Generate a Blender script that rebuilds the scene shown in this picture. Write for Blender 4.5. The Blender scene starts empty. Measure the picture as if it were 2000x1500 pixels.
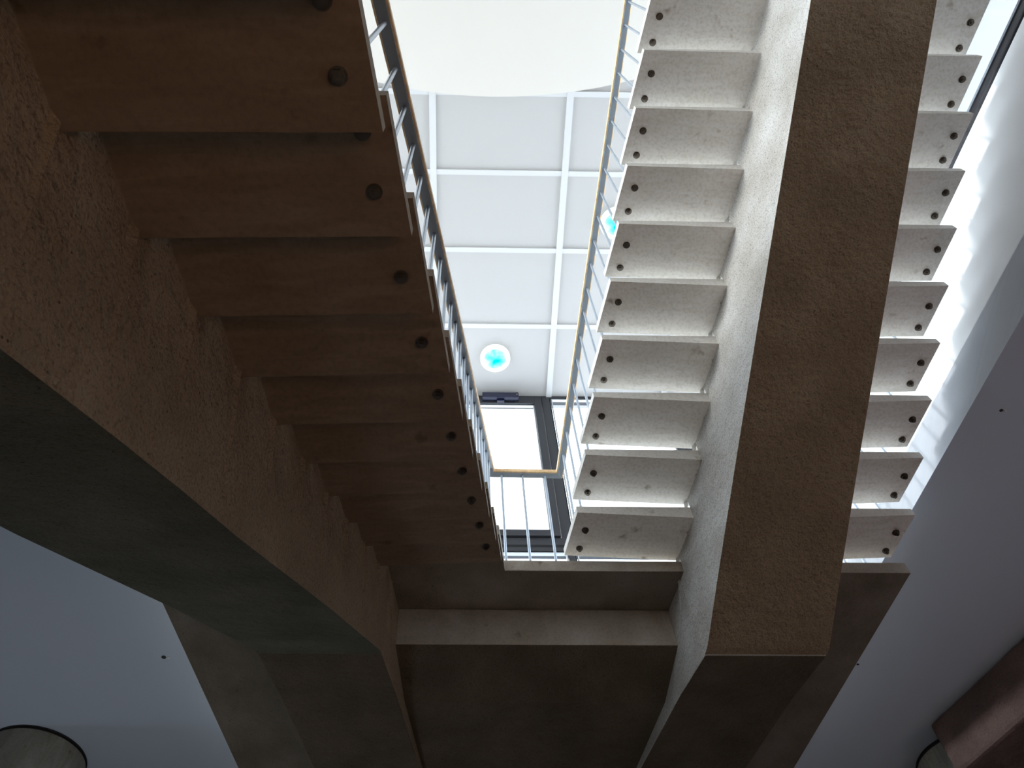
import bpy, math, random
from mathutils import Vector, Matrix
random.seed(7)
C = bpy.context.scene.collection
H0 = 1.5                                   # eye height above the floor
V = Vector

# ---------------------------------------------------------------- materials
def new_mat(name):
    m = bpy.data.materials.new(name); m.use_nodes = True
    nt = m.node_tree; b = nt.nodes['Principled BSDF']
    return m, nt, b
def ramp(nt, pts):
    r = nt.nodes.new('ShaderNodeValToRGB')
    while len(r.color_ramp.elements) < len(pts): r.color_ramp.elements.new(0.5)
    for e, (p, c) in zip(r.color_ramp.elements, pts):
        e.position = p; e.color = (c[0], c[1], c[2], 1)
    return r
def plain(name, col, rough=.5, metal=0, bump=0, scale=40, var=0):
    m, nt, b = new_mat(name)
    b.inputs['Base Color'].default_value = (*col, 1)
    b.inputs['Roughness'].default_value = rough; b.inputs['Metallic'].default_value = metal
    tc = nt.nodes.new('ShaderNodeTexCoord'); n = nt.nodes.new('ShaderNodeTexNoise')
    n.inputs['Scale'].default_value = scale; n.inputs['Detail'].default_value = 5
    nt.links.new(tc.outputs['Object'], n.inputs['Vector'])
    if var:
        r = ramp(nt, [(.3, [c*(1-var) for c in col]), (.7, [min(1, c*(1+var)) for c in col])])
        nt.links.new(n.outputs['Fac'], r.inputs['Fac']); nt.links.new(r.outputs['Color'], b.inputs['Base Color'])
    if bump:
        bp = nt.nodes.new('ShaderNodeBump'); bp.inputs['Strength'].default_value = bump; bp.inputs['Distance'].default_value = .01
        nt.links.new(n.outputs['Fac'], bp.inputs['Height']); nt.links.new(bp.outputs['Normal'], b.inputs['Normal'])
    return m
def aggregate(name, lo, mid, hi, stretch=(1, 1, 1), bump=.6, speck=.5, grain=120):
    """exposed-aggregate concrete: cloudy base, dark pits and pale grains"""
    m, nt, b = new_mat(name); L = nt.links.new
    tc = nt.nodes.new('ShaderNodeTexCoord'); mp = nt.nodes.new('ShaderNodeMapping')
    mp.inputs['Scale'].default_value = stretch
    L(tc.outputs['Object'], mp.inputs['Vector'])
    n1 = nt.nodes.new('ShaderNodeTexNoise'); n1.inputs['Scale'].default_value = 3.2; n1.inputs['Detail'].default_value = 8
    n2 = nt.nodes.new('ShaderNodeTexNoise'); n2.inputs['Scale'].default_value = grain; n2.inputs['Detail'].default_value = 6
    v = nt.nodes.new('ShaderNodeTexVoronoi'); v.inputs['Scale'].default_value = 34; v.inputs['Randomness'].default_value = 1
    n3 = nt.nodes.new('ShaderNodeTexNoise'); n3.inputs['Scale'].default_value = 22; n3.inputs['Detail'].default_value = 3
    for n in (n1, n2, v, n3): L(mp.outputs['Vector'], n.inputs['Vector'])
    r1 = ramp(nt, [(.3, lo), (.5, mid), (.72, hi)]); L(n1.outputs['Fac'], r1.inputs['Fac'])
    r2 = ramp(nt, [(.34, (.5, .48, .46)), (.5, (1, 1, 1)), (.68, (1.0, 1.0, 1.0))]); L(n2.outputs['Fac'], r2.inputs['Fac'])
    mx = nt.nodes.new('ShaderNodeMix'); mx.data_type = 'RGBA'; mx.blend_type = 'MULTIPLY'; mx.inputs['Factor'].default_value = speck
    L(r1.outputs['Color'], mx.inputs['A']); L(r2.outputs['Color'], mx.inputs['B'])
    # dark pits: small voronoi cells, only where the mid noise allows
    r3 = ramp(nt, [(.07, (.25, .22, .2)), (.16, (1, 1, 1))]); L(v.outputs['Distance'], r3.inputs['Fac'])
    r4 = ramp(nt, [(.48, (0, 0, 0)), (.6, (1, 1, 1))]); L(n3.outputs['Fac'], r4.inputs['Fac'])
    mx2 = nt.nodes.new('ShaderNodeMix'); mx2.data_type = 'RGBA'; mx2.blend_type = 'MULTIPLY'
    L(r4.outputs['Color'], mx2.inputs['Factor']); L(mx.outputs['Result'], mx2.inputs['A']); L(r3.outputs['Color'], mx2.inputs['B'])
    L(mx2.outputs['Result'], b.inputs['Base Color'])
    b.inputs['Roughness'].default_value = .85
    bp = nt.nodes.new('ShaderNodeBump'); bp.inputs['Strength'].default_value = bump; bp.inputs['Distance'].default_value = .72/grain
    L(n2.outputs['Fac'], bp.inputs['Height'])
    bp2 = nt.nodes.new('ShaderNodeBump'); bp2.inputs['Strength'].default_value = bump*.9; bp2.inputs['Distance'].default_value = .03
    L(n3.outputs['Fac'], bp2.inputs['Height']); L(bp.outputs['Normal'], bp2.inputs['Normal'])
    L(bp2.outputs['Normal'], b.inputs['Normal'])
    return m
def tread_mat(name, lo, mid, hi):
    """smooth cast concrete with faint diagonal veins and stains"""
    m, nt, b = new_mat(name); L = nt.links.new
    tc = nt.nodes.new('ShaderNodeTexCoord'); oi = nt.nodes.new('ShaderNodeObjectInfo')
    ad = nt.nodes.new('ShaderNodeVectorMath'); ad.operation = 'MULTIPLY_ADD'
    ad.inputs[1].default_value = (1, 1, 1)
    sc = nt.nodes.new('ShaderNodeVectorMath'); sc.operation = 'SCALE'; sc.inputs['Scale'].default_value = 31
    cb = nt.nodes.new('ShaderNodeCombineXYZ')
    for i in range(3): L(oi.outputs['Random'], cb.inputs[i])
    L(cb.outputs[0], sc.inputs[0]); L(tc.outputs['Object'], ad.inputs[0]); L(sc.outputs[0], ad.inputs[2])
    mp = nt.nodes.new('ShaderNodeMapping'); mp.inputs['Rotation'].default_value = (0, 0, .55); mp.inputs['Scale'].default_value = (1.2, 6, 1)
    L(ad.outputs[0], mp.inputs['Vector'])
    n1 = nt.nodes.new('ShaderNodeTexNoise'); n1.inputs['Scale'].default_value = 3; n1.inputs['Detail'].default_value = 7; n1.inputs['Distortion'].default_value = 1.2
    L(mp.outputs['Vector'], n1.inputs['Vector'])
    n2 = nt.nodes.new('ShaderNodeTexNoise'); n2.inputs['Scale'].default_value = 60; n2.inputs['Detail'].default_value = 6; L(ad.outputs[0], n2.inputs['Vector'])
    n3 = nt.nodes.new('ShaderNodeTexNoise'); n3.inputs['Scale'].default_value = 9; n3.inputs['Detail'].default_value = 6; L(ad.outputs[0], n3.inputs['Vector'])
    r1 = ramp(nt, [(.3, lo), (.5, mid), (.7, hi)]); L(n1.outputs['Fac'], r1.inputs['Fac'])
    r2 = ramp(nt, [(.3, (.8, .78, .76)), (.55, (1, 1, 1))]); L(n2.outputs['Fac'], r2.inputs['Fac'])
    mx = nt.nodes.new('ShaderNodeMix'); mx.data_type = 'RGBA'; mx.blend_type = 'MULTIPLY'; mx.inputs['Factor'].default_value = .7
    L(r1.outputs['Color'], mx.inputs['A']); L(r2.outputs['Color'], mx.inputs['B'])
    r3 = ramp(nt, [(.24, (.45, .38, .32)), (.34, (1, 1, 1))]); L(n3.outputs['Fac'], r3.inputs['Fac'])
    mx2 = nt.nodes.new('ShaderNodeMix'); mx2.data_type = 'RGBA'; mx2.blend_type = 'MULTIPLY'; mx2.inputs['Factor'].default_value = .8
    L(mx.outputs['Result'], mx2.inputs['A']); L(r3.outputs['Color'], mx2.inputs['B'])
    L(mx2.outputs['Result'], b.inputs['Base Color'])
    b.inputs['Roughness'].default_value = .7
    bp = nt.nodes.new('ShaderNodeBump'); bp.inputs['Strength'].default_value = .12; bp.inputs['Distance'].default_value = .01
    L(n2.outputs['Fac'], bp.inputs['Height']); L(bp.outputs['Normal'], b.inputs['Normal'])
    return m
def emit(name, col, s):
    m = bpy.data.materials.new(name); m.use_nodes = True; nt = m.node_tree; nt.nodes.clear()
    o = nt.nodes.new('ShaderNodeOutputMaterial'); e = nt.nodes.new('ShaderNodeEmission')
    e.inputs['Color'].default_value = (*col, 1); e.inputs['Strength'].default_value = s
    nt.links.new(e.outputs[0], o.inputs[0]); return m
def glass_mat(name, tint=(.96, .985, 1)):
    m = bpy.data.materials.new(name); m.use_nodes = True; nt = m.node_tree; nt.nodes.clear()
    o = nt.nodes.new('ShaderNodeOutputMaterial'); t = nt.nodes.new('ShaderNodeBsdfTransparent'); g = nt.nodes.new('ShaderNodeBsdfGlossy')
    f = nt.nodes.new('ShaderNodeMath'); f.operation = 'MULTIPLY'; f.inputs[1].default_value = .25; lw = nt.nodes.new('ShaderNodeLayerWeight'); lw.inputs['Blend'].default_value = .25; nt.links.new(lw.outputs['Facing'], f.inputs[0]); x = nt.nodes.new('ShaderNodeMixShader')
    t.inputs['Color'].default_value = (*tint, 1); g.inputs['Roughness'].default_value = .02
    nt.links.new(f.outputs[0], x.inputs[0]); nt.links.new(t.outputs[0], x.inputs[1]); nt.links.new(g.outputs[0], x.inputs[2]); nt.links.new(x.outputs[0], o.inputs[0])
    return m
def lens_mat(name):
    """glowing lamp lens: pale rim, cyan cloudy middle"""
    m = bpy.data.materials.new(name); m.use_nodes = True; nt = m.node_tree; nt.nodes.clear(); L = nt.links.new
    o = nt.nodes.new('ShaderNodeOutputMaterial'); e = nt.nodes.new('ShaderNodeEmission'); e.inputs['Strength'].default_value = 1.15
    tc = nt.nodes.new('ShaderNodeTexCoord'); ln = nt.nodes.new('ShaderNodeVectorMath'); ln.operation = 'LENGTH'
    n = nt.nodes.new('ShaderNodeTexNoise'); n.inputs['Scale'].default_value = 8; n.inputs['Detail'].default_value = 2
    L(tc.outputs['Object'], ln.inputs[0]); L(tc.outputs['Object'], n.inputs['Vector'])
    ma = nt.nodes.new('ShaderNodeMath'); ma.operation = 'MULTIPLY_ADD'; ma.inputs[1].default_value = .35; L(n.outputs['Fac'], ma.inputs[0]); L(ln.outputs['Value'], ma.inputs[2])
    r = ramp(nt, [(.20, (.0, .95, 1)), (.27, (.25, .98, 1)), (.36, (.85, 1, 1))]); L(ma.outputs[0], r.inputs['Fac'])
    L(r.outputs['Color'], e.inputs['Color']); L(e.outputs[0], o.inputs[0]); return m

M = dict(
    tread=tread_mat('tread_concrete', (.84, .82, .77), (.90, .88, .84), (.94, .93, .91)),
    tread_shaded=tread_mat('shaded_tread_concrete', (.20, .145, .095), (.225, .165, .11), (.26, .20, .14)),  # tread concrete with the lower flight's shade painted into the colour
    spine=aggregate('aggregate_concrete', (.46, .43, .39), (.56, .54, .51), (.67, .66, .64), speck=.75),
    spine_shaded=aggregate('shaded_aggregate_concrete', (.27, .20, .125), (.32, .235, .15), (.38, .29, .19), bump=1.0, grain=95, speck=.6),  # spine concrete with shade and warm low light painted into its colour
    under_green=aggregate('grey_green_shaded_concrete', (.10, .105, .075), (.14, .14, .10), (.19, .185, .14), speck=.6),  # lower beam's underside, its shade painted as a darker grey-green
    land_soffit=aggregate('brown_grey_shaded_soffit', (.17, .14, .10), (.22, .185, .14), (.28, .24, .20), speck=.4, bump=.3),  # slab underside, darkened in the colour to stand for shade
    land_shaded=aggregate('shaded_underside_concrete', (.10, .075, .045), (.13, .10, .065), (.17, .13, .09), speck=.6),  # landing beam undersides, deep shade put into the colour
    slab=tread_mat('landing_concrete', (.36, .31, .25), (.44, .39, .33), (.52, .48, .43)),
    column=tread_mat('column_concrete', (.22, .21, .18), (.28, .27, .23), (.34, .33, .29)),
    beam=aggregate('pink_concrete', (.09, .06, .052), (.13, .082, .072), (.19, .125, .11), speck=.6),
    plaster=plain('white_plaster', (.62, .69, .81), .8, bump=.05, scale=30),
    parapet=plain('parapet_plaster', (.92, .94, .97), .75, bump=.03, scale=20),
    white=plain('white_ceiling_panel', (.46, .445, .435), .8),
    batten=plain('white_batten', (.58, .575, .58), .6),
    cream=plain('cream_raft', (.65, .61, .56), .8),
    wall=plain('dim_wall_paint', (.30, .27, .24), .9),
    floor=plain('dark_floor_tile', (.33, .31, .30), .6, var=.2, scale=3),
    bounce_floor=plain('pale_bounce_floor', (.86, .84, .80), .5),
    nut=plain('dull_steel_nut', (.16, .14, .12), .38, .9, bump=.3),
    rod=plain('brushed_steel_rod', (.50, .57, .67), .34, .85),
    steel=plain('grey_painted_flat_bar', (.24, .28, .33), .5, .1),
    wood=plain('varnished_wood', (.85, .56, .30), .4, var=.25, scale=25),
    frame=plain('anthracite_frame', (.02, .021, .026), .45),
    seal=plain('silver_glazing_bead', (.55, .57, .6), .4, .4),
    bar=plain('black_rail_paint', (.012, .013, .02), .35, .1),
    act=plain('navy_black_housing', (.006, .007, .03), .35),
    glass=glass_mat('clear_glass'),
    lens=lens_mat('cyan_lamp_lens'),
    rim=emit('white_lamp_rim', (.9, 1, 1), 1.3),
    rimmetal=plain('white_lamp_ring', (.85, .87, .9), .4),
    joint=plain('dark_joint', (.02, .02, .02), .6),
)

# ---------------------------------------------------------------- mesh builder
class MB:
    def __init__(s): s.v = []; s.f = []
    def add(s, vs, fs):
        n = len(s.v); s.v += [tuple(v) for v in vs]; s.f += [tuple(i+n for i in f) for f in fs]; return s
    def box(s, x0, x1, y0, y1, z0, z1):
        return s.prism([(x0, y0), (x1, y0), (x1, y1), (x0, y1)], z0, z1)
    def prism(s, poly, z0, z1):
        n = len(poly); vs = [(x, y, z0) for x, y in poly]+[(x, y, z1) for x, y in poly]
        fs = [tuple(range(n))[::-1], tuple(range(n, 2*n))]+[(i, (i+1) % n, n+(i+1) % n, n+i) for i in range(n)]
        return s.add(vs, fs)
    def loft(s, rings, cap=True):
        n = len(rings[0]); vs = [p for r in rings for p in r]; fs = []
        for k in range(len(rings)-1):
            for i in range(n): fs.append((k*n+i, k*n+(i+1) % n, (k+1)*n+(i+1) % n, (k+1)*n+i))
        if cap: fs += [tuple(range(n))[::-1], tuple((len(rings)-1)*n+i for i in range(n))]
        return s.add(vs, fs)
    def cyl(s, x, y, z0, z1, r, n=12, r1=None):
        r1 = r if r1 is None else r1
        return s.loft([[(x+rr*math.cos(2*math.pi*i/n), y+rr*math.sin(2*math.pi*i/n), zz) for i in range(n)] for rr, zz in ((r, z0), (r1, z1))])
    def lathe(s, prof, n=48, x=0, y=0):
        return s.loft([[(x+r*math.cos(2*math.pi*i/n), y+r*math.sin(2*math.pi*i/n), z) for i in range(n)] for r, z in prof])
def fix_normals(me):
    import bmesh
    bm = bmesh.new(); bm.from_mesh(me); bmesh.ops.recalc_face_normals(bm, faces=bm.faces); bm.to_mesh(me); bm.free()
def obj(name, mb, mat, parent=None, loc=(0, 0, 0), bevel=0, smooth=False, seg=2):
    me = bpy.data.meshes.new(name); me.from_pydata(mb.v, [], mb.f); fix_normals(me)
    me.materials.append(mat)
    o = bpy.data.objects.new(name, me); C.objects.link(o)
    if parent: o.parent = parent
    o.location = loc
    if bevel:
        b = o.modifiers.new('bevel', 'BEVEL'); b.width = bevel; b.segments = seg; b.limit_method = 'ANGLE'; b.angle_limit = math.radians(40)
    if smooth:
        for p in me.polygons: p.use_smooth = True
        try: me.set_sharp_from_angle(angle=math.radians(35))
        except Exception: pass
    return o
def tag(o, label=None, cat=None, group=None, kind=None):
    if label: o['label'] = label
    if cat: o['category'] = cat
    if group: o['group'] = group
    if kind: o['kind'] = kind
    return o
def thing(name, label, cat, loc=(0, 0, 0), group=None):
    o = bpy.data.objects.new(name, None); o.empty_display_size = .1; C.objects.link(o); o.location = (loc[0], loc[1], loc[2]+H0)
    return tag(o, label, cat, group)
def struct(name, mb, mat, bevel=0, smooth=False):
    o = obj(name, mb, mat, None, (0, 0, H0), bevel, smooth); o['kind'] = 'structure'; return o

# ---------------------------------------------------------------- measured stair geometry (metres, eye at origin)
Z = 3.466; G = .2959; R = .17
SR, SL = .1539, .1482                       # splay of the two flights
XI, XO, XBI, XBO = 1.125, 3.1418, 1.2022, 3.0788
YN, YF, YBN, YBF = 3.278, 3.6134, 3.4084, 3.5527
LI, LB = -.2446, -.3167
LYN, LYF, LYB = 3.0099, 3.353, 3.2379
DYB = YBF-YBN
W = XO-XI; HW = W/2
UC_R = (XI+XO)/2; UC_L = LI-HW
SPH = .328                                   # spine half width
def xr(u, y): return u-SR*y
def xl(u, y): return u+SL*y

# ---------------------------------------------------------------- treads
def tread_mesh(s, depth, cove=.012):
    """s = shear dx/dy.  origin: centre of the edge nearest the camera, at the soffit height of the tips"""
    top = .056
    half = [(HW, 0), (SPH+cove-.007, -.041)]
    for i in range(1, 8):
        a = math.radians(12*i+2); half.append((SPH+cove-.007-cove*math.sin(a), -.041-cove*1.45*(1-math.cos(a))))
    prof = [(-u, z) for u, z in half]+[(u, z) for u, z in half[::-1]]+[(HW, top), (-HW, top)]
    mb = MB(); mb.loft([[(u+s*v, v, z) for u, z in prof] for v in (0, depth)])
    return mb
def nut_mesh():
    mb = MB(); mb.cyl(0, 0, -.004, .001, .021, 20); mb.cyl(0, 0, -.016, -.004, .0165, 6); mb.cyl(0, 0, -.026, -.016, .009, 12, .007)
    return mb
treadR = tread_mesh(-SR, YF-YN); treadL = tread_mesh(SL, LYF-LYN, .012)
def flight(name, label, side, n, mat):
    base = (xr(UC_R, YN), YN, Z) if side == 'R' else (xl(UC_L, LYN), LYN, Z)
    root = thing(name, label, 'staircase', base)
    first = None; nuts = None
    for k in range(1, n+1):
        if side == 'R': loc = (SR*k*G, -k*G, k*R)
        else: loc = (-SL*k*G, -k*G, -k*R)
        if first is None:
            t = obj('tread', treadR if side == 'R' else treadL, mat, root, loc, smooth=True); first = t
        else:
            t = first.copy(); C.objects.link(t); t.parent = root; t.location = loc
        # nuts under the baluster feet: two at each end of the tread
        if side == 'R': pts = [(u-UC_R-SR*(y-YN), y-YN) for u in (XBI, XBO) for y in (YBN, YBF)]
        else: pts = [(u-UC_L+SL*(y-LYN), y-LYN) for u in (LB, 2*UC_L-LB) for y in (LYB-DYB, LYB)]
        for (x, y) in pts:
            zz = -.041*(HW-abs(x))/(HW-SPH-.05)*.9
            if nuts is None: b = obj('nut', nut_mesh(), M['nut'], t, (x, y, zz-.001)); nuts = b
            else: b = nuts.copy(); C.objects.link(b); b.parent = t; b.location = (x, y, zz-.001)
    return root
NL, NR = 13, 13
lower = flight('stair_flight', 'dark lower concrete stair flight on a deep sloping beam, filling the left side', 'L', NL, M['tread_shaded'])
upper = flight('stair_flight', 'pale upper concrete stair flight with open treads on a broad beam, at the right', 'R', NR, M['tread'])

def strip_spine(prof_bot, prof_top, u0, u1, fx, ribs):
    """side profile (y,z) extruded between the sheared planes u0,u1"""
    poly = prof_bot+prof_top[::-1]
    mb = MB(); mb.loft([[(fx(u, y), y, z) for y, z in poly] for u in (u0, u1)])
    for (y, z, u, sgn) in ribs:
        a = .014; h = .30; w = .03; q = y+.55*h
        vs = [(fx(u, y-w), y-w, z), (fx(u, y+w*.6), y+w*.6, z), (fx(u+sgn*a, y), y, z), (fx(u, q-w*.3), q-w*.3, z-h), (fx(u, q+w*.3), q+w*.3, z-h), (fx(u+sgn*.002, q), q, z-h)]
        mb.add(vs, [(0, 2, 5, 3), (1, 4, 5, 2), (0, 1, 2), (3, 5, 4), (0, 3, 4, 1)])
    return mb
def shift(mb, loc):
    mb.v = [(x-loc[0], y-loc[1], z-loc[2]) for x, y, z in mb.v]; return mb
def interp(tab, y):
    if y <= tab[0][0]: return tab[0][1]
    for (a, b), (c, d) in zip(tab, tab[1:]):
        if y <= c: return b+(d-b)*(y-a)/(c-a)
    return tab[-1][1]
# lower (left) beam
DL = [(.3, .885), (.67, .868), (.99, .846), (1.3, .832), (1.6, .826), (2.0, .803), (2.5, .775), (3.27, .75)]
ys = [-4.05, -2, -.5, .3, .67, .99, 1.3, 1.6, 2.0, 2.5, 3.0, 3.26]
botL = [(y, Z-R/G*(LYN-y)-interp(DL, y)) for y in ys]+[(3.30, 2.882), (3.34, 2.892)]
topL = []
for k in range(26, -1, -1):
    y0 = LYN-k*G; z0 = Z-k*R+(.012 if k else -.003)
    if y0+G < -4.05: continue
    topL += [(max(y0, -4.05), z0), (y0+G-.002 if k else 3.34, z0)]
ribsL = [(LYF-k*G-.02, Z-k*R-.045, UC_L+SPH, 1) for k in range(0, 12)]
mb = strip_spine(botL, topL, UC_L-SPH, UC_L+SPH, xl, ribsL)
o = obj('spine_beam', shift(mb, (xl(UC_L, LYN), LYN, Z)), M['spine_shaded'], lower, bevel=.008)
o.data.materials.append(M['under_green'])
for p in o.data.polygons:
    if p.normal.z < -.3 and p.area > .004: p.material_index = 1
# upper (right) beam
botR = [(-1.2, 5.30), (.3, 4.497), (1.437, 3.905), (2.4, 3.398), (3.0, 3.072), (3.26, 2.925), (3.30, 2.905), (3.34, 2.90)]
topR = []
for k in range(NR+2, -1, -1):
    y0 = YN-k*G; z0 = Z+k*R+(.012 if k else -.003)
    if y0+G < -1.2: continue
    topR += [(max(y0, -1.2), z0), (y0+G-.002 if k else 3.34, z0)]
ribsR = [(YF-k*G-.02, Z+k*R-.045, UC_R-SPH, -1) for k in range(1, NR)]
mb = strip_spine(botR, topR, UC_R-SPH, UC_R+SPH, xr, ribsR)
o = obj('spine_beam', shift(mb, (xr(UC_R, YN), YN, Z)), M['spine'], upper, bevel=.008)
def shade_underside(o, m):  # gives downward faces a darker copy with the shade painted in
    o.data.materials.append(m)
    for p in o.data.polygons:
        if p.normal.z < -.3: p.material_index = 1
shade_underside(o, M['spine_shaded'])

# ---------------------------------------------------------------- landing
land = thing('stair_landing', 'concrete half landing joining the two flights above a recessed dark soffit', 'landing', (.45, 3.3, Z))
LO_, RO_ = -2.345, 3.17; YE = 5.95
poly = [(xl(LO_, LYN), LYN), (xl(LI, LYN), LYN), (xl(LI, 3.285), 3.285), (xr(RO_, 3.285), 3.285), (xr(RO_, YE), YE), (xl(LO_, YE), YE)]
mb = MB().prism(poly, Z, Z+.088)
shade_underside(obj('slab', shift(mb, (.45, 3.3, Z)), M['slab'], land, bevel=.004), M['land_soffit'])
def land_beam(fx, uc):
    bot = [(3.342, 2.893), (3.75, 2.955), (4.5, 3.02), (YE, 3.15)]
    poly = bot+[(YE, Z-.002), (3.342, Z-.002)]
    return MB().loft([[(fx(u, y), y, z) for y, z in poly] for u in (uc-SPH, uc+SPH)])
for fx, uc, m in ((xl, UC_L, 'spine_shaded'), (xr, UC_R, 'spine')):
    shade_underside(obj('support_beam', shift(land_beam(fx, uc), (.45, 3.3, Z)), M[m], land, bevel=.008), M['land_shaded'])
poly = [(3.60, Z-.002), (3.60, 3.19), (3.95, 3.07), (YE, 3.07), (YE, Z-.002)]
mb = MB(); rings = []
for side in (0, 1):
    rings.append([((xl(UC_L+SPH, y)-.003 if side == 0 else xr(UC_R-SPH, y)+.003), y, z) for y, z in poly])
mb.loft(rings)
shade_underside(obj('cross_beam', shift(mb, (.45, 3.3, Z)), M['slab'], land, bevel=.006), M['land_shaded'])

# ---------------------------------------------------------------- balustrades
HR, HL = 1.0561, 1.0282
def zrailR(y): return Z+HR+R*(YBN-y)/G
def zrailL(y): return Z+HL-R*(LYB-y)/G
def sweep(path, w, dz0, dz1):
    rings = []
    n = len(path)
    for i, p in enumerate(path):
        a = V(path[max(i-1, 0)][:2]); b = V(p[:2]); c = V(path[min(i+1, n-1)][:2])
        d1 = (b-a).normalized() if (b-a).length > 1e-6 else (c-b).normalized()
        d2 = (c-b).normalized() if (c-b).length > 1e-6 else d1
        n1 = V((-d1.y, d1.x)); n2 = V((-d2.y, d2.x)); mtr = (n1+n2).normalized(); k = w/2/max(.3, mtr.dot(n1))
        l = b+mtr*k; r_ = b-mtr*k
        rings.append([(l.x, l.y, p[2]+dz0), (r_.x, r_.y, p[2]+dz0), (r_.x, r_.y, p[2]+dz1), (l.x, l.y, p[2]+dz1)])
    return MB().loft(rings)
YC = 3.40
def rail_path(ul, ur, ylow, yhigh):
    return [(xl(ul, ylow), ylow, zrailL(ylow)), (xl(ul, YC-.06), YC-.06, zrailL(YC-.06)), (xl(ul, YC), YC, 4.555), (xr(ur, YC), YC, 4.545), (xr(ur, YC-.06), YC-.06, zrailR(YC-.06)), (xr(ur, yhigh), yhigh, zrailR(yhigh))]
def railing(label, ul, ur, lands, group=None, inner=True):
    base = ((xl(ul, YC)+xr(ur, YC))/2, YC, Z+.088)
    root = thing('stair_railing', label, 'railing', base, group)
    if inner:
        parts = [rail_path(ul, ur, LYN-NL*G, YN-NR*G)]
    else:
        parts = [ul]
    for p in parts:
        obj('flat_bar', shift(sweep(p, .038, 0, .010), base), M['steel'], root, bevel=.001)
        obj('handrail', shift(sweep(p, .056, .010, .046), base), M['wood'], root, bevel=.006)
    proto = {}
    def rod(x, y, z0, z1):
        hgt = z1-z0
        if 'm' not in proto:
            mb = MB().cyl(0, 0, 0, 1, .0084, 12)
            o = obj('baluster', mb, M['rod'], root, smooth=True); proto['m'] = o
        else:
            o = proto['m'].copy(); C.objects.link(o); o.parent = root
        o.location = (x-base[0], y-base[1], z0-base[2]); o.scale = (1, 1, hgt)
    if inner:
        for k in range(0, NL+1):
            for y in (LYB-k*G, LYB-DYB-k*G):
                rod(xl(ul, y), y, Z-k*R+(.089 if k == 0 else .057), zrailL(y)+.001)
        for k in range(1, NR+1):
            for y in (YBN-k*G, YBF-k*G):
                rod(xr(ur, y), y, Z+k*R+.057, zrailR(y)+.001)
        for x in lands: rod(x, YC, Z+.089, 4.553)
    else:
        for (x, y, z0, z1) in lands: rod(x, y, z0, z1)
    return root
railing('wood-capped steel bar railing with thin rods wrapping the open stairwell', LB, XBI, (.262, .412, .572))
# outer railing of the upper flight, carried on round the landing edge
ylast = YN-NR*G
path = [(xr(XBO, 5.8), 5.8, 4.545), (xr(XBO, YC), YC, 4.545), (xr(XBO, YC-.06), YC-.06, zrailR(YC-.06)), (xr(XBO, ylast), ylast, zrailR(ylast))]
rods = [(xr(XBO, y), y, Z+k*R+.057, zrailR(y)+.004) for k in range(1, NR+1) for y in (YBN-k*G, YBF-k*G)]
rods += [(xr(XBO, y), y, Z+.089, 4.549) for y in [3.45+.148*i for i in range(16)]]
def outer():
    base = (xr(XBO, YC), YC, Z+.088)
    root = thing('stair_railing', 'outer railing rods glimpsed through the tread gaps right of the pale beam', 'railing', base)
    obj('flat_bar', shift(sweep(path, .038, 0, .010), base), M['steel'], root)
    obj('handrail', shift(sweep(path, .056, .010, .046), base), M['wood'], root, bevel=.006)
    p = None
    for (x, y, z0, z1) in rods:
        if p is None: o = p = obj('baluster', MB().cyl(0, 0, 0, 1, .0084, 12), M['rod'], root, smooth=True)
        else: o = p.copy(); C.objects.link(o); o.parent = root
        o.location = (x-base[0], y-base[1], z0-base[2]); o.scale = (1, 1, z1-z0)
outer()

# ---------------------------------------------------------------- building shell
ZS, ZT = 3.9, 4.2                            # soffit / top of the upper floor slab
UR, UL = 3.33, -2.53                          # void edges
ZC = 9.893; YW = 6.0
FZ = -H0
struct('floor', MB().box(-8, 8, -8, 9, FZ-.2, FZ), M['floor'])
# floor slab of the storey above, with its stair void
def slab_piece(poly): return MB().prism(poly, ZS, ZT)
mb = MB()
mb.prism([(xr(UR, -8), -8), (8, -8), (8, 9), (xr(UR, YW-.02), 9), (xr(UR, YW-.02), YW-.02)], ZS, ZT)
mb.prism([(xl(UL, -8), -8), (xl(UL, YW-.02), YW-.02), (xl(UL, YW-.02), 9), (-8, 9), (-8, -8)], ZS, ZT)
mb.prism([(xl(UL, YW-.02), YW-.02), (xr(UR, YW-.02), YW-.02), (xr(UR, YW-.02), 9), (xl(UL, YW-.02), 9)], ZS, ZT)
struct('ceiling_lower', mb, M['plaster'])
uf = MB()
uf.prism([(xr(UR+.12, -8), -8), (5.1, -8), (5.1, YW-.1), (xr(UR+.12, YW-.1), YW-.1)], ZT, ZT+.015)
uf.prism([(xl(UL-.12, -8), -8), (xl(UL-.12, YW-.1), YW-.1), (-8, YW-.1), (-8, -8)], ZT, ZT+.015)
struct('floor_bounce', uf, M['bounce_floor'])  # unseen pale covering, added to bounce daylight up onto the treads
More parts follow.
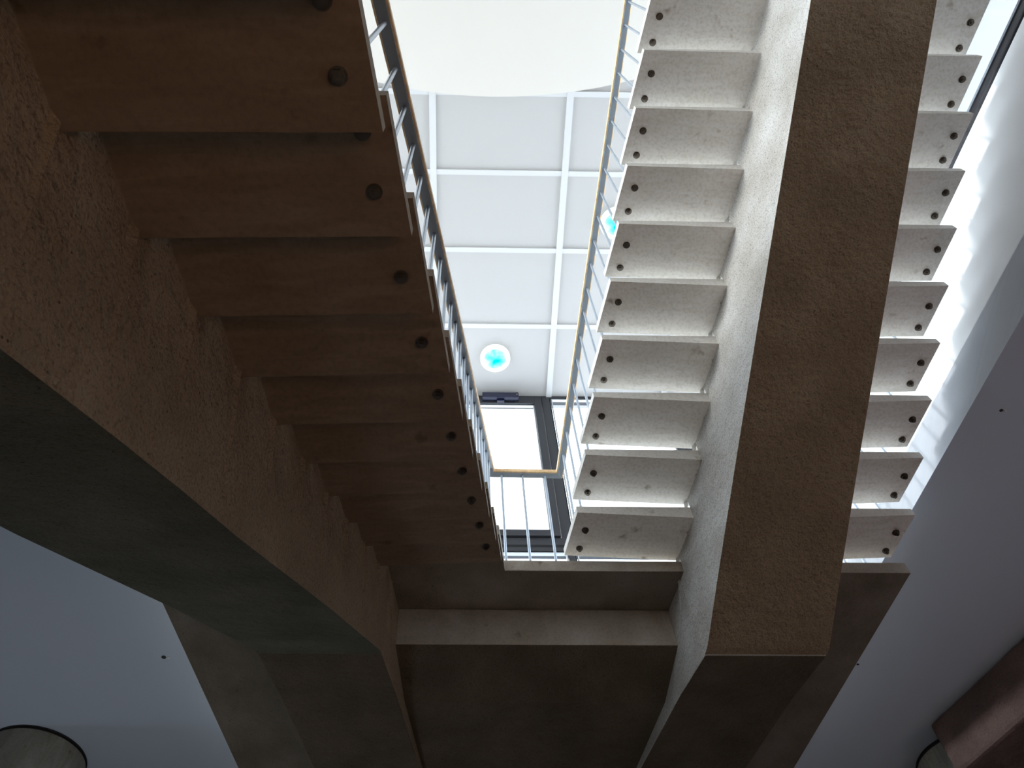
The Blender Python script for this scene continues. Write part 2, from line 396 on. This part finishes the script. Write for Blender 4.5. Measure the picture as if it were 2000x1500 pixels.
# white parapets round the void, with a dark rail on the right one
PT = 5.075
struct('wall_right_parapet', MB().prism([(xr(UR, -8), -8), (xr(UR+.12, -8), -8), (xr(UR+.12, YW-.1), YW-.1), (xr(UR, YW-.1), YW-.1)], ZS+.002, PT), M['parapet'])
struct('wall_left_parapet', MB().prism([(xl(UL, -8), -8), (xl(UL-.12, -8), -8), (xl(UL-.12, YW-.1), YW-.1), (xl(UL, YW-.1), YW-.1)], ZS+.002, 4.7), M['parapet'])
rl = thing('parapet_rail', 'thick dark rail along the top of the white parapet at upper right', 'rail', (xr(UR, 0), 0, PT))
mb = MB().prism([(xr(UR-.005, -7.9), -7.9), (xr(UR+.12, -7.9), -7.9), (xr(UR+.12, YW-.2), YW-.2), (xr(UR-.005, YW-.2), YW-.2)], PT+.001, PT+.135)
obj('rail_beam', shift(mb, (xr(UR, 0), 0, PT)), M['bar'], rl, bevel=.03, seg=4)
obj('edge_strip', shift(MB().prism([(xr(UR-.012, -7.9), -7.9), (xr(UR-.005, -7.9), -7.9), (xr(UR-.005, YW-.2), YW-.2), (xr(UR-.012, YW-.2), YW-.2)], PT+.085, PT+.105), (xr(UR, 0), 0, PT)), M['steel'], rl)
# walls
struct('wall_back', MB().box(-8, 8, -8.2, -8, FZ, ZC), M['wall'])
struct('wall_right', MB().box(8, 8.2, -8, 9, FZ, ZT), M['plaster'])
wl = MB().box(-8.2, -8, -8, 9, FZ, FZ+.9); wl.box(-8.2, -8, -8, 9, 2.9, ZT)
for a, b in ((-8, 4.9), (5.6, 9)): wl.box(-8.2, -8, a, b, FZ+.9, 2.9)
struct('wall_left', wl, M['wall'])
struct('wall_front', MB().box(-8, 8, 9, 9.2, FZ, ZT), M['wall'])

# ---------------------------------------------------------------- panelled ceiling
struct('ceiling', MB().box(-8.2, 8.2, -8.2, YW+.15, ZC, ZC+.2), M['white'])
mb = MB()
BX = (-7.2, -5.5, -3.82, -2.13, -.435, 1.215, 2.90, 4.59)
for x in BX: mb.box(x-.04, x+.04, -8, YW, ZC-.03, ZC+.001)
for y in (-7.9, -6.8, -5.7, -4.6, -3.5, -2.4, -1.3, -.2, .75, 1.72, 2.672, 3.693, 4.803):
    for a, b in zip(BX, BX[1:]): mb.box(a+.04, b-.04, y-.032, y+.032, ZC-.024, ZC+.001)
struct('trim_1', mb, M['batten'])
# big cream ceiling raft with a curved edge
cx, cy, rad = .27, 1.752-6.5, 6.5
pts = [(cx+rad*math.cos(a), cy+rad*math.sin(a)) for a in [2*math.pi*i/160 for i in range(160)]]
raft = MB().prism([(x, max(y, -7.98)) for x, y in pts], ZC-.09, ZC-.035)
rf = obj('ceiling_raft', raft, M['cream'], None, (0, 0, H0)); tag(rf, 'huge smooth cream ceiling disc with a curved edge at top centre', 'ceiling panel')

# ---------------------------------------------------------------- round lamps
def lamp(x, y, label):
    root = thing('ceiling_light', label, 'lamp', (x, y, ZC-.05))
    obj('lens', MB().lathe([(.001, -.012), (.09, -.010), (.155, 0), (.16, .02)], 48), M['lens'], root, smooth=True)
    obj('rim', MB().lathe([(.155, .0), (.165, -.014), (.20, -.014), (.213, .0), (.213, .05), (.155, .05), (.155, 0)], 48), M['rim'], root, smooth=True)
lamp(.413, 5.307, 'round glowing cyan ceiling light above the window actuator')
lamp(1.93, 3.30, 'round blue ceiling light half hidden behind the pale treads')

# ---------------------------------------------------------------- glazed front
ZG0 = ZT
def window(n, x0, x1, ztop, zbot, opening, fl=.115, fr=.115, fb=.115):
    mb = MB()
    mb.box(x0, x0+fl, YW-.06, YW+.06, zbot, ztop); mb.box(x1-fr, x1, YW-.06, YW+.06, zbot, ztop)
    mb.box(x0+fl, x1-fr, YW-.06, YW+.06, ztop-.06, ztop); mb.box(x0+fl, x1-fr, YW-.06, YW+.06, zbot, zbot+fb)
    root = struct('window_%d' % n, mb, M['frame'], bevel=.004)
    ix0, ix1, iz0, iz1 = x0+fl+.012, x1-fr-.012, zbot+fb+.012, ztop-.07
    if opening:
        s = .105; mb = MB()
        mb.box(ix0, ix0+s, YW-.085, YW+.02, iz0, iz1); mb.box(ix1-s, ix1, YW-.085, YW+.02, iz0, iz1)
        mb.box(ix0+s, ix1-s, YW-.085, YW+.02, iz1-.17, iz1); mb.box(ix0+s, ix1-s, YW-.085, YW+.02, iz0, iz0+s)
        obj('sash', mb, M['frame'], root, bevel=.004)
        ix0 += s; ix1 -= s; iz0 += s; iz1 -= .17
    mb = MB(); e = .014
    mb.box(ix0, ix0+e, YW-.05, YW-.01, iz0, iz1); mb.box(ix1-e, ix1, YW-.05, YW-.01, iz0, iz1)
    mb.box(ix0+e, ix1-e, YW-.05, YW-.01, iz1-e, iz1); mb.box(ix0+e, ix1-e, YW-.05, YW-.01, iz0, iz0+e)
    obj('glazing_bead', mb, M['seal'], root)
    obj('pane', MB().box(ix0+.001, ix1-.001, YW-.012, YW-.004, iz0+.001, iz1-.001), M['glass'], root)
ZM = 6.675
window(1, -1.62, 1.218, ZC-.001, ZM, True)
window(2, 1.222, 2.93, ZC-.001, ZM, False, fl=.012)
window(3, 2.934, 5.14, ZC-.001, ZM, False)
window(4, -8.0, -1.624, ZC-.001, ZM, False)
window(5, -1.62, 1.218, ZM-.04, ZG0, False, fr=.07)
window(6, 1.222, 5.14, ZM-.04, ZG0, False, fl=.012)
window(7, -8.0, -1.624, ZM-.04, ZG0, False)
def actuator(x0, x1, label):
    root = thing('window_actuator', label, 'motor', ((x0+x1)/2, YW-.1, ZC-.14))
    w = (x1-x0)/2
    obj('housing', MB().box(-w, w, -.06, .012, -.06, .07), M['act'], root, bevel=.008)
    obj('end_cap', MB().box(w*.84, w*.98, -.068, -.058, -.05, .06), M['bar'], root, bevel=.003)
    obj('screw', MB().box(w*.9-.008, w*.9+.008, -.074, -.066, -.006, .006), M['seal'], root)
    obj('bracket', MB().box(-w*.2, w*.2, -.02, .03, -.10, -.06), M['act'], root)
actuator(.24, .765, 'slim dark motor housing on the top of the tall window frame')
# left glazed side above the slab, and outside beyond
def side_window(n, y0, y1, z0, z1, x=-8.1):
    f = .1; mb = MB()
    mb.box(x-.06, x+.06, y0, y0+f, z0, z1); mb.box(x-.06, x+.06, y1-f, y1, z0, z1)
    mb.box(x-.06, x+.06, y0+f, y1-f, z1-f, z1); mb.box(x-.06, x+.06, y0+f, y1-f, z0, z0+f)
    root = struct('window_%d' % n, mb, M['frame'])
    obj('pane', MB().box(x-.004, x+.004, y0+f, y1-f, z0+f, z1-f), M['glass'], root)
for i, (a, b) in enumerate(((-8, -4.5), (-4.5, -1), (-1, 2.5), (2.5, 5.9))):
    side_window(8+i, a, b, ZT, ZC)
for i, (a, b) in enumerate(((-8, -3), (-3, 3), (3, 5.9))):
    side_window(20+i, a, b, ZT, ZC, x=5.2)  # added right-hand glazing, for a blown-out white background and extra side light
for i, (a, b) in enumerate(((4.9, 5.6),)):
    side_window(12+i, a, b, FZ+.9, 2.9)  # unseen low window, added to light the white soffit

# ---------------------------------------------------------------- columns and beam under the lower ceiling
def column(x, y, label):
    root = thing('round_column', label, 'column', (x, y, FZ))
    h = ZS-FZ
    obj('shaft', MB().lathe([(.38, .002), (.38, h-.03)], 64), M['column'], root, smooth=True)
    obj('joint_ring', MB().lathe([(.372, h-.03), (.372, h-.012), (.3815, h-.012), (.3815, h-.001), (.3, h-.001)], 64), M['joint'], root, smooth=True)
column(-3.32, 5.67, 'round grey concrete column under the white soffit at lower left corner')
column(4.02, 5.68, 'round dark concrete column beside the pinkish beam at lower right')
bm_ = thing('concrete_beam', 'pinkish rough concrete beam below the ceiling at the lower right edge', 'beam', (4.2, 4.3, ZS))
d = V((.386, -1)).normalized(); nrm = V((-d.y, d.x))   # to the right
p0 = V((3.60, 5.27)); p1 = p0+d*5.5
poly = [p0, p1, p1+nrm*.5, p0+nrm*.5]
mb = MB().prism([(p.x, p.y) for p in poly], ZS-.42, ZS-.001)
obj('beam_body', shift(mb, (4.2, 4.3, ZS)), M['beam'], bm_, bevel=.03)

# small fixings in the soffit
def fixing(x, y, label, r=.012):
    root = thing('ceiling_fixing', label, 'fixing', (x, y, ZS))
    obj('socket', MB().lathe([(r, -.004), (r, -.001), (.001, -.001)], 20), M['joint'], root)
    obj('clip', MB().box(r*1.6, r*2.6, -r*.3, r*.3, -.012, -.001), M['rimmetal'], root)
fixing(-2.13, 4.541, 'small dark fixing hole in the white soffit at lower left', .016)
fixing(3.15, 2.407, 'tiny dark hole in the soffit right of the pale treads', .010)
fixing(2.869, 4.588, 'tiny pale clip on the soffit beside the landing edge at right', .008)

# ---------------------------------------------------------------- light
w = bpy.data.worlds.new('overcast'); bpy.context.scene.world = w; w.use_nodes = True
bg = w.node_tree.nodes['Background']; bg.inputs['Color'].default_value = (.90, .96, 1, 1); bg.inputs['Strength'].default_value = 4.5
def area(name, loc, rot, sx, sy, power, col=(1, 1, 1), spread=180):
    l = bpy.data.lights.new(name, 'AREA'); l.shape = 'RECTANGLE'; l.size = sx; l.size_y = sy; l.energy = power; l.color = col; l.spread = math.radians(spread)
    o = bpy.data.objects.new(name, l); C.objects.link(o); o.location = (loc[0], loc[1], loc[2]+H0); o.rotation_euler = rot; return o
LIGHTS = []
area('warm_lobby_lamp', (1.3, -1.15, FZ+.35), (math.radians(180), math.radians(-20), 0), 1.2, 1.2, 12, (1, .50, .19))
area('cool_soffit_fill', (-2.4, 4.4, FZ+.4), (math.radians(180), 0, 0), 1.2, 1.6, 8, (.84, .93, 1), 120)  # unseen fill light, added to brighten the left soffit
area('pale_soffit_fill', (5.6, 1.5, FZ+.5), (math.radians(180), 0, 0), 1.5, 2.5, 18, (1, .76, .74))  # unseen pinkish fill, added to lift the right soffit and treads
sun = bpy.data.lights.new('low_sun', 'SUN'); sun.energy = 2.2; sun.angle = math.radians(8); sun.color = (1, .98, .95)
so = bpy.data.objects.new('low_sun', sun); C.objects.link(so); so.location = (-6, -1, 9)
so.rotation_euler = V((1, .12, -.2)).to_track_quat('-Z', 'Y').to_euler()

# ---------------------------------------------------------------- camera
A, Bq, Cq = 1.0427, -.0373, -.0218
ca, sa, cb, sb, cc, sc = math.cos(A), math.sin(A), math.cos(Bq), math.sin(Bq), math.cos(Cq), math.sin(Cq)
def yaw(v): return V((cb*v[0]-sb*v[1], sb*v[0]+cb*v[1], v[2]))
fw, up, rt = yaw((0, ca, sa)), yaw((0, -sa, ca)), yaw((1, 0, 0))
r2 = rt*cc+up*sc; u2 = -rt*sc+up*cc
cd = bpy.data.cameras.new('camera'); co = bpy.data.objects.new('camera', cd); C.objects.link(co)
co.matrix_world = Matrix(((r2.x, u2.x, -fw.x, 0), (r2.y, u2.y, -fw.y, 0), (r2.z, u2.z, -fw.z, H0), (0, 0, 0, 1)))
cd.sensor_fit = 'HORIZONTAL'; cd.sensor_width = 36; cd.lens = 1540.03/2000*36
cd.shift_x = 61.279/2000; cd.shift_y = 2.239/2000; cd.clip_start = .02
bpy.context.scene.camera = co
s = bpy.context.scene
s.view_settings.view_transform = 'Standard'; s.view_settings.look = 'None'; s.view_settings.exposure = 0
s.cycles.max_bounces = 8; s.cycles.diffuse_bounces = 5; s.cycles.transparent_max_bounces = 8
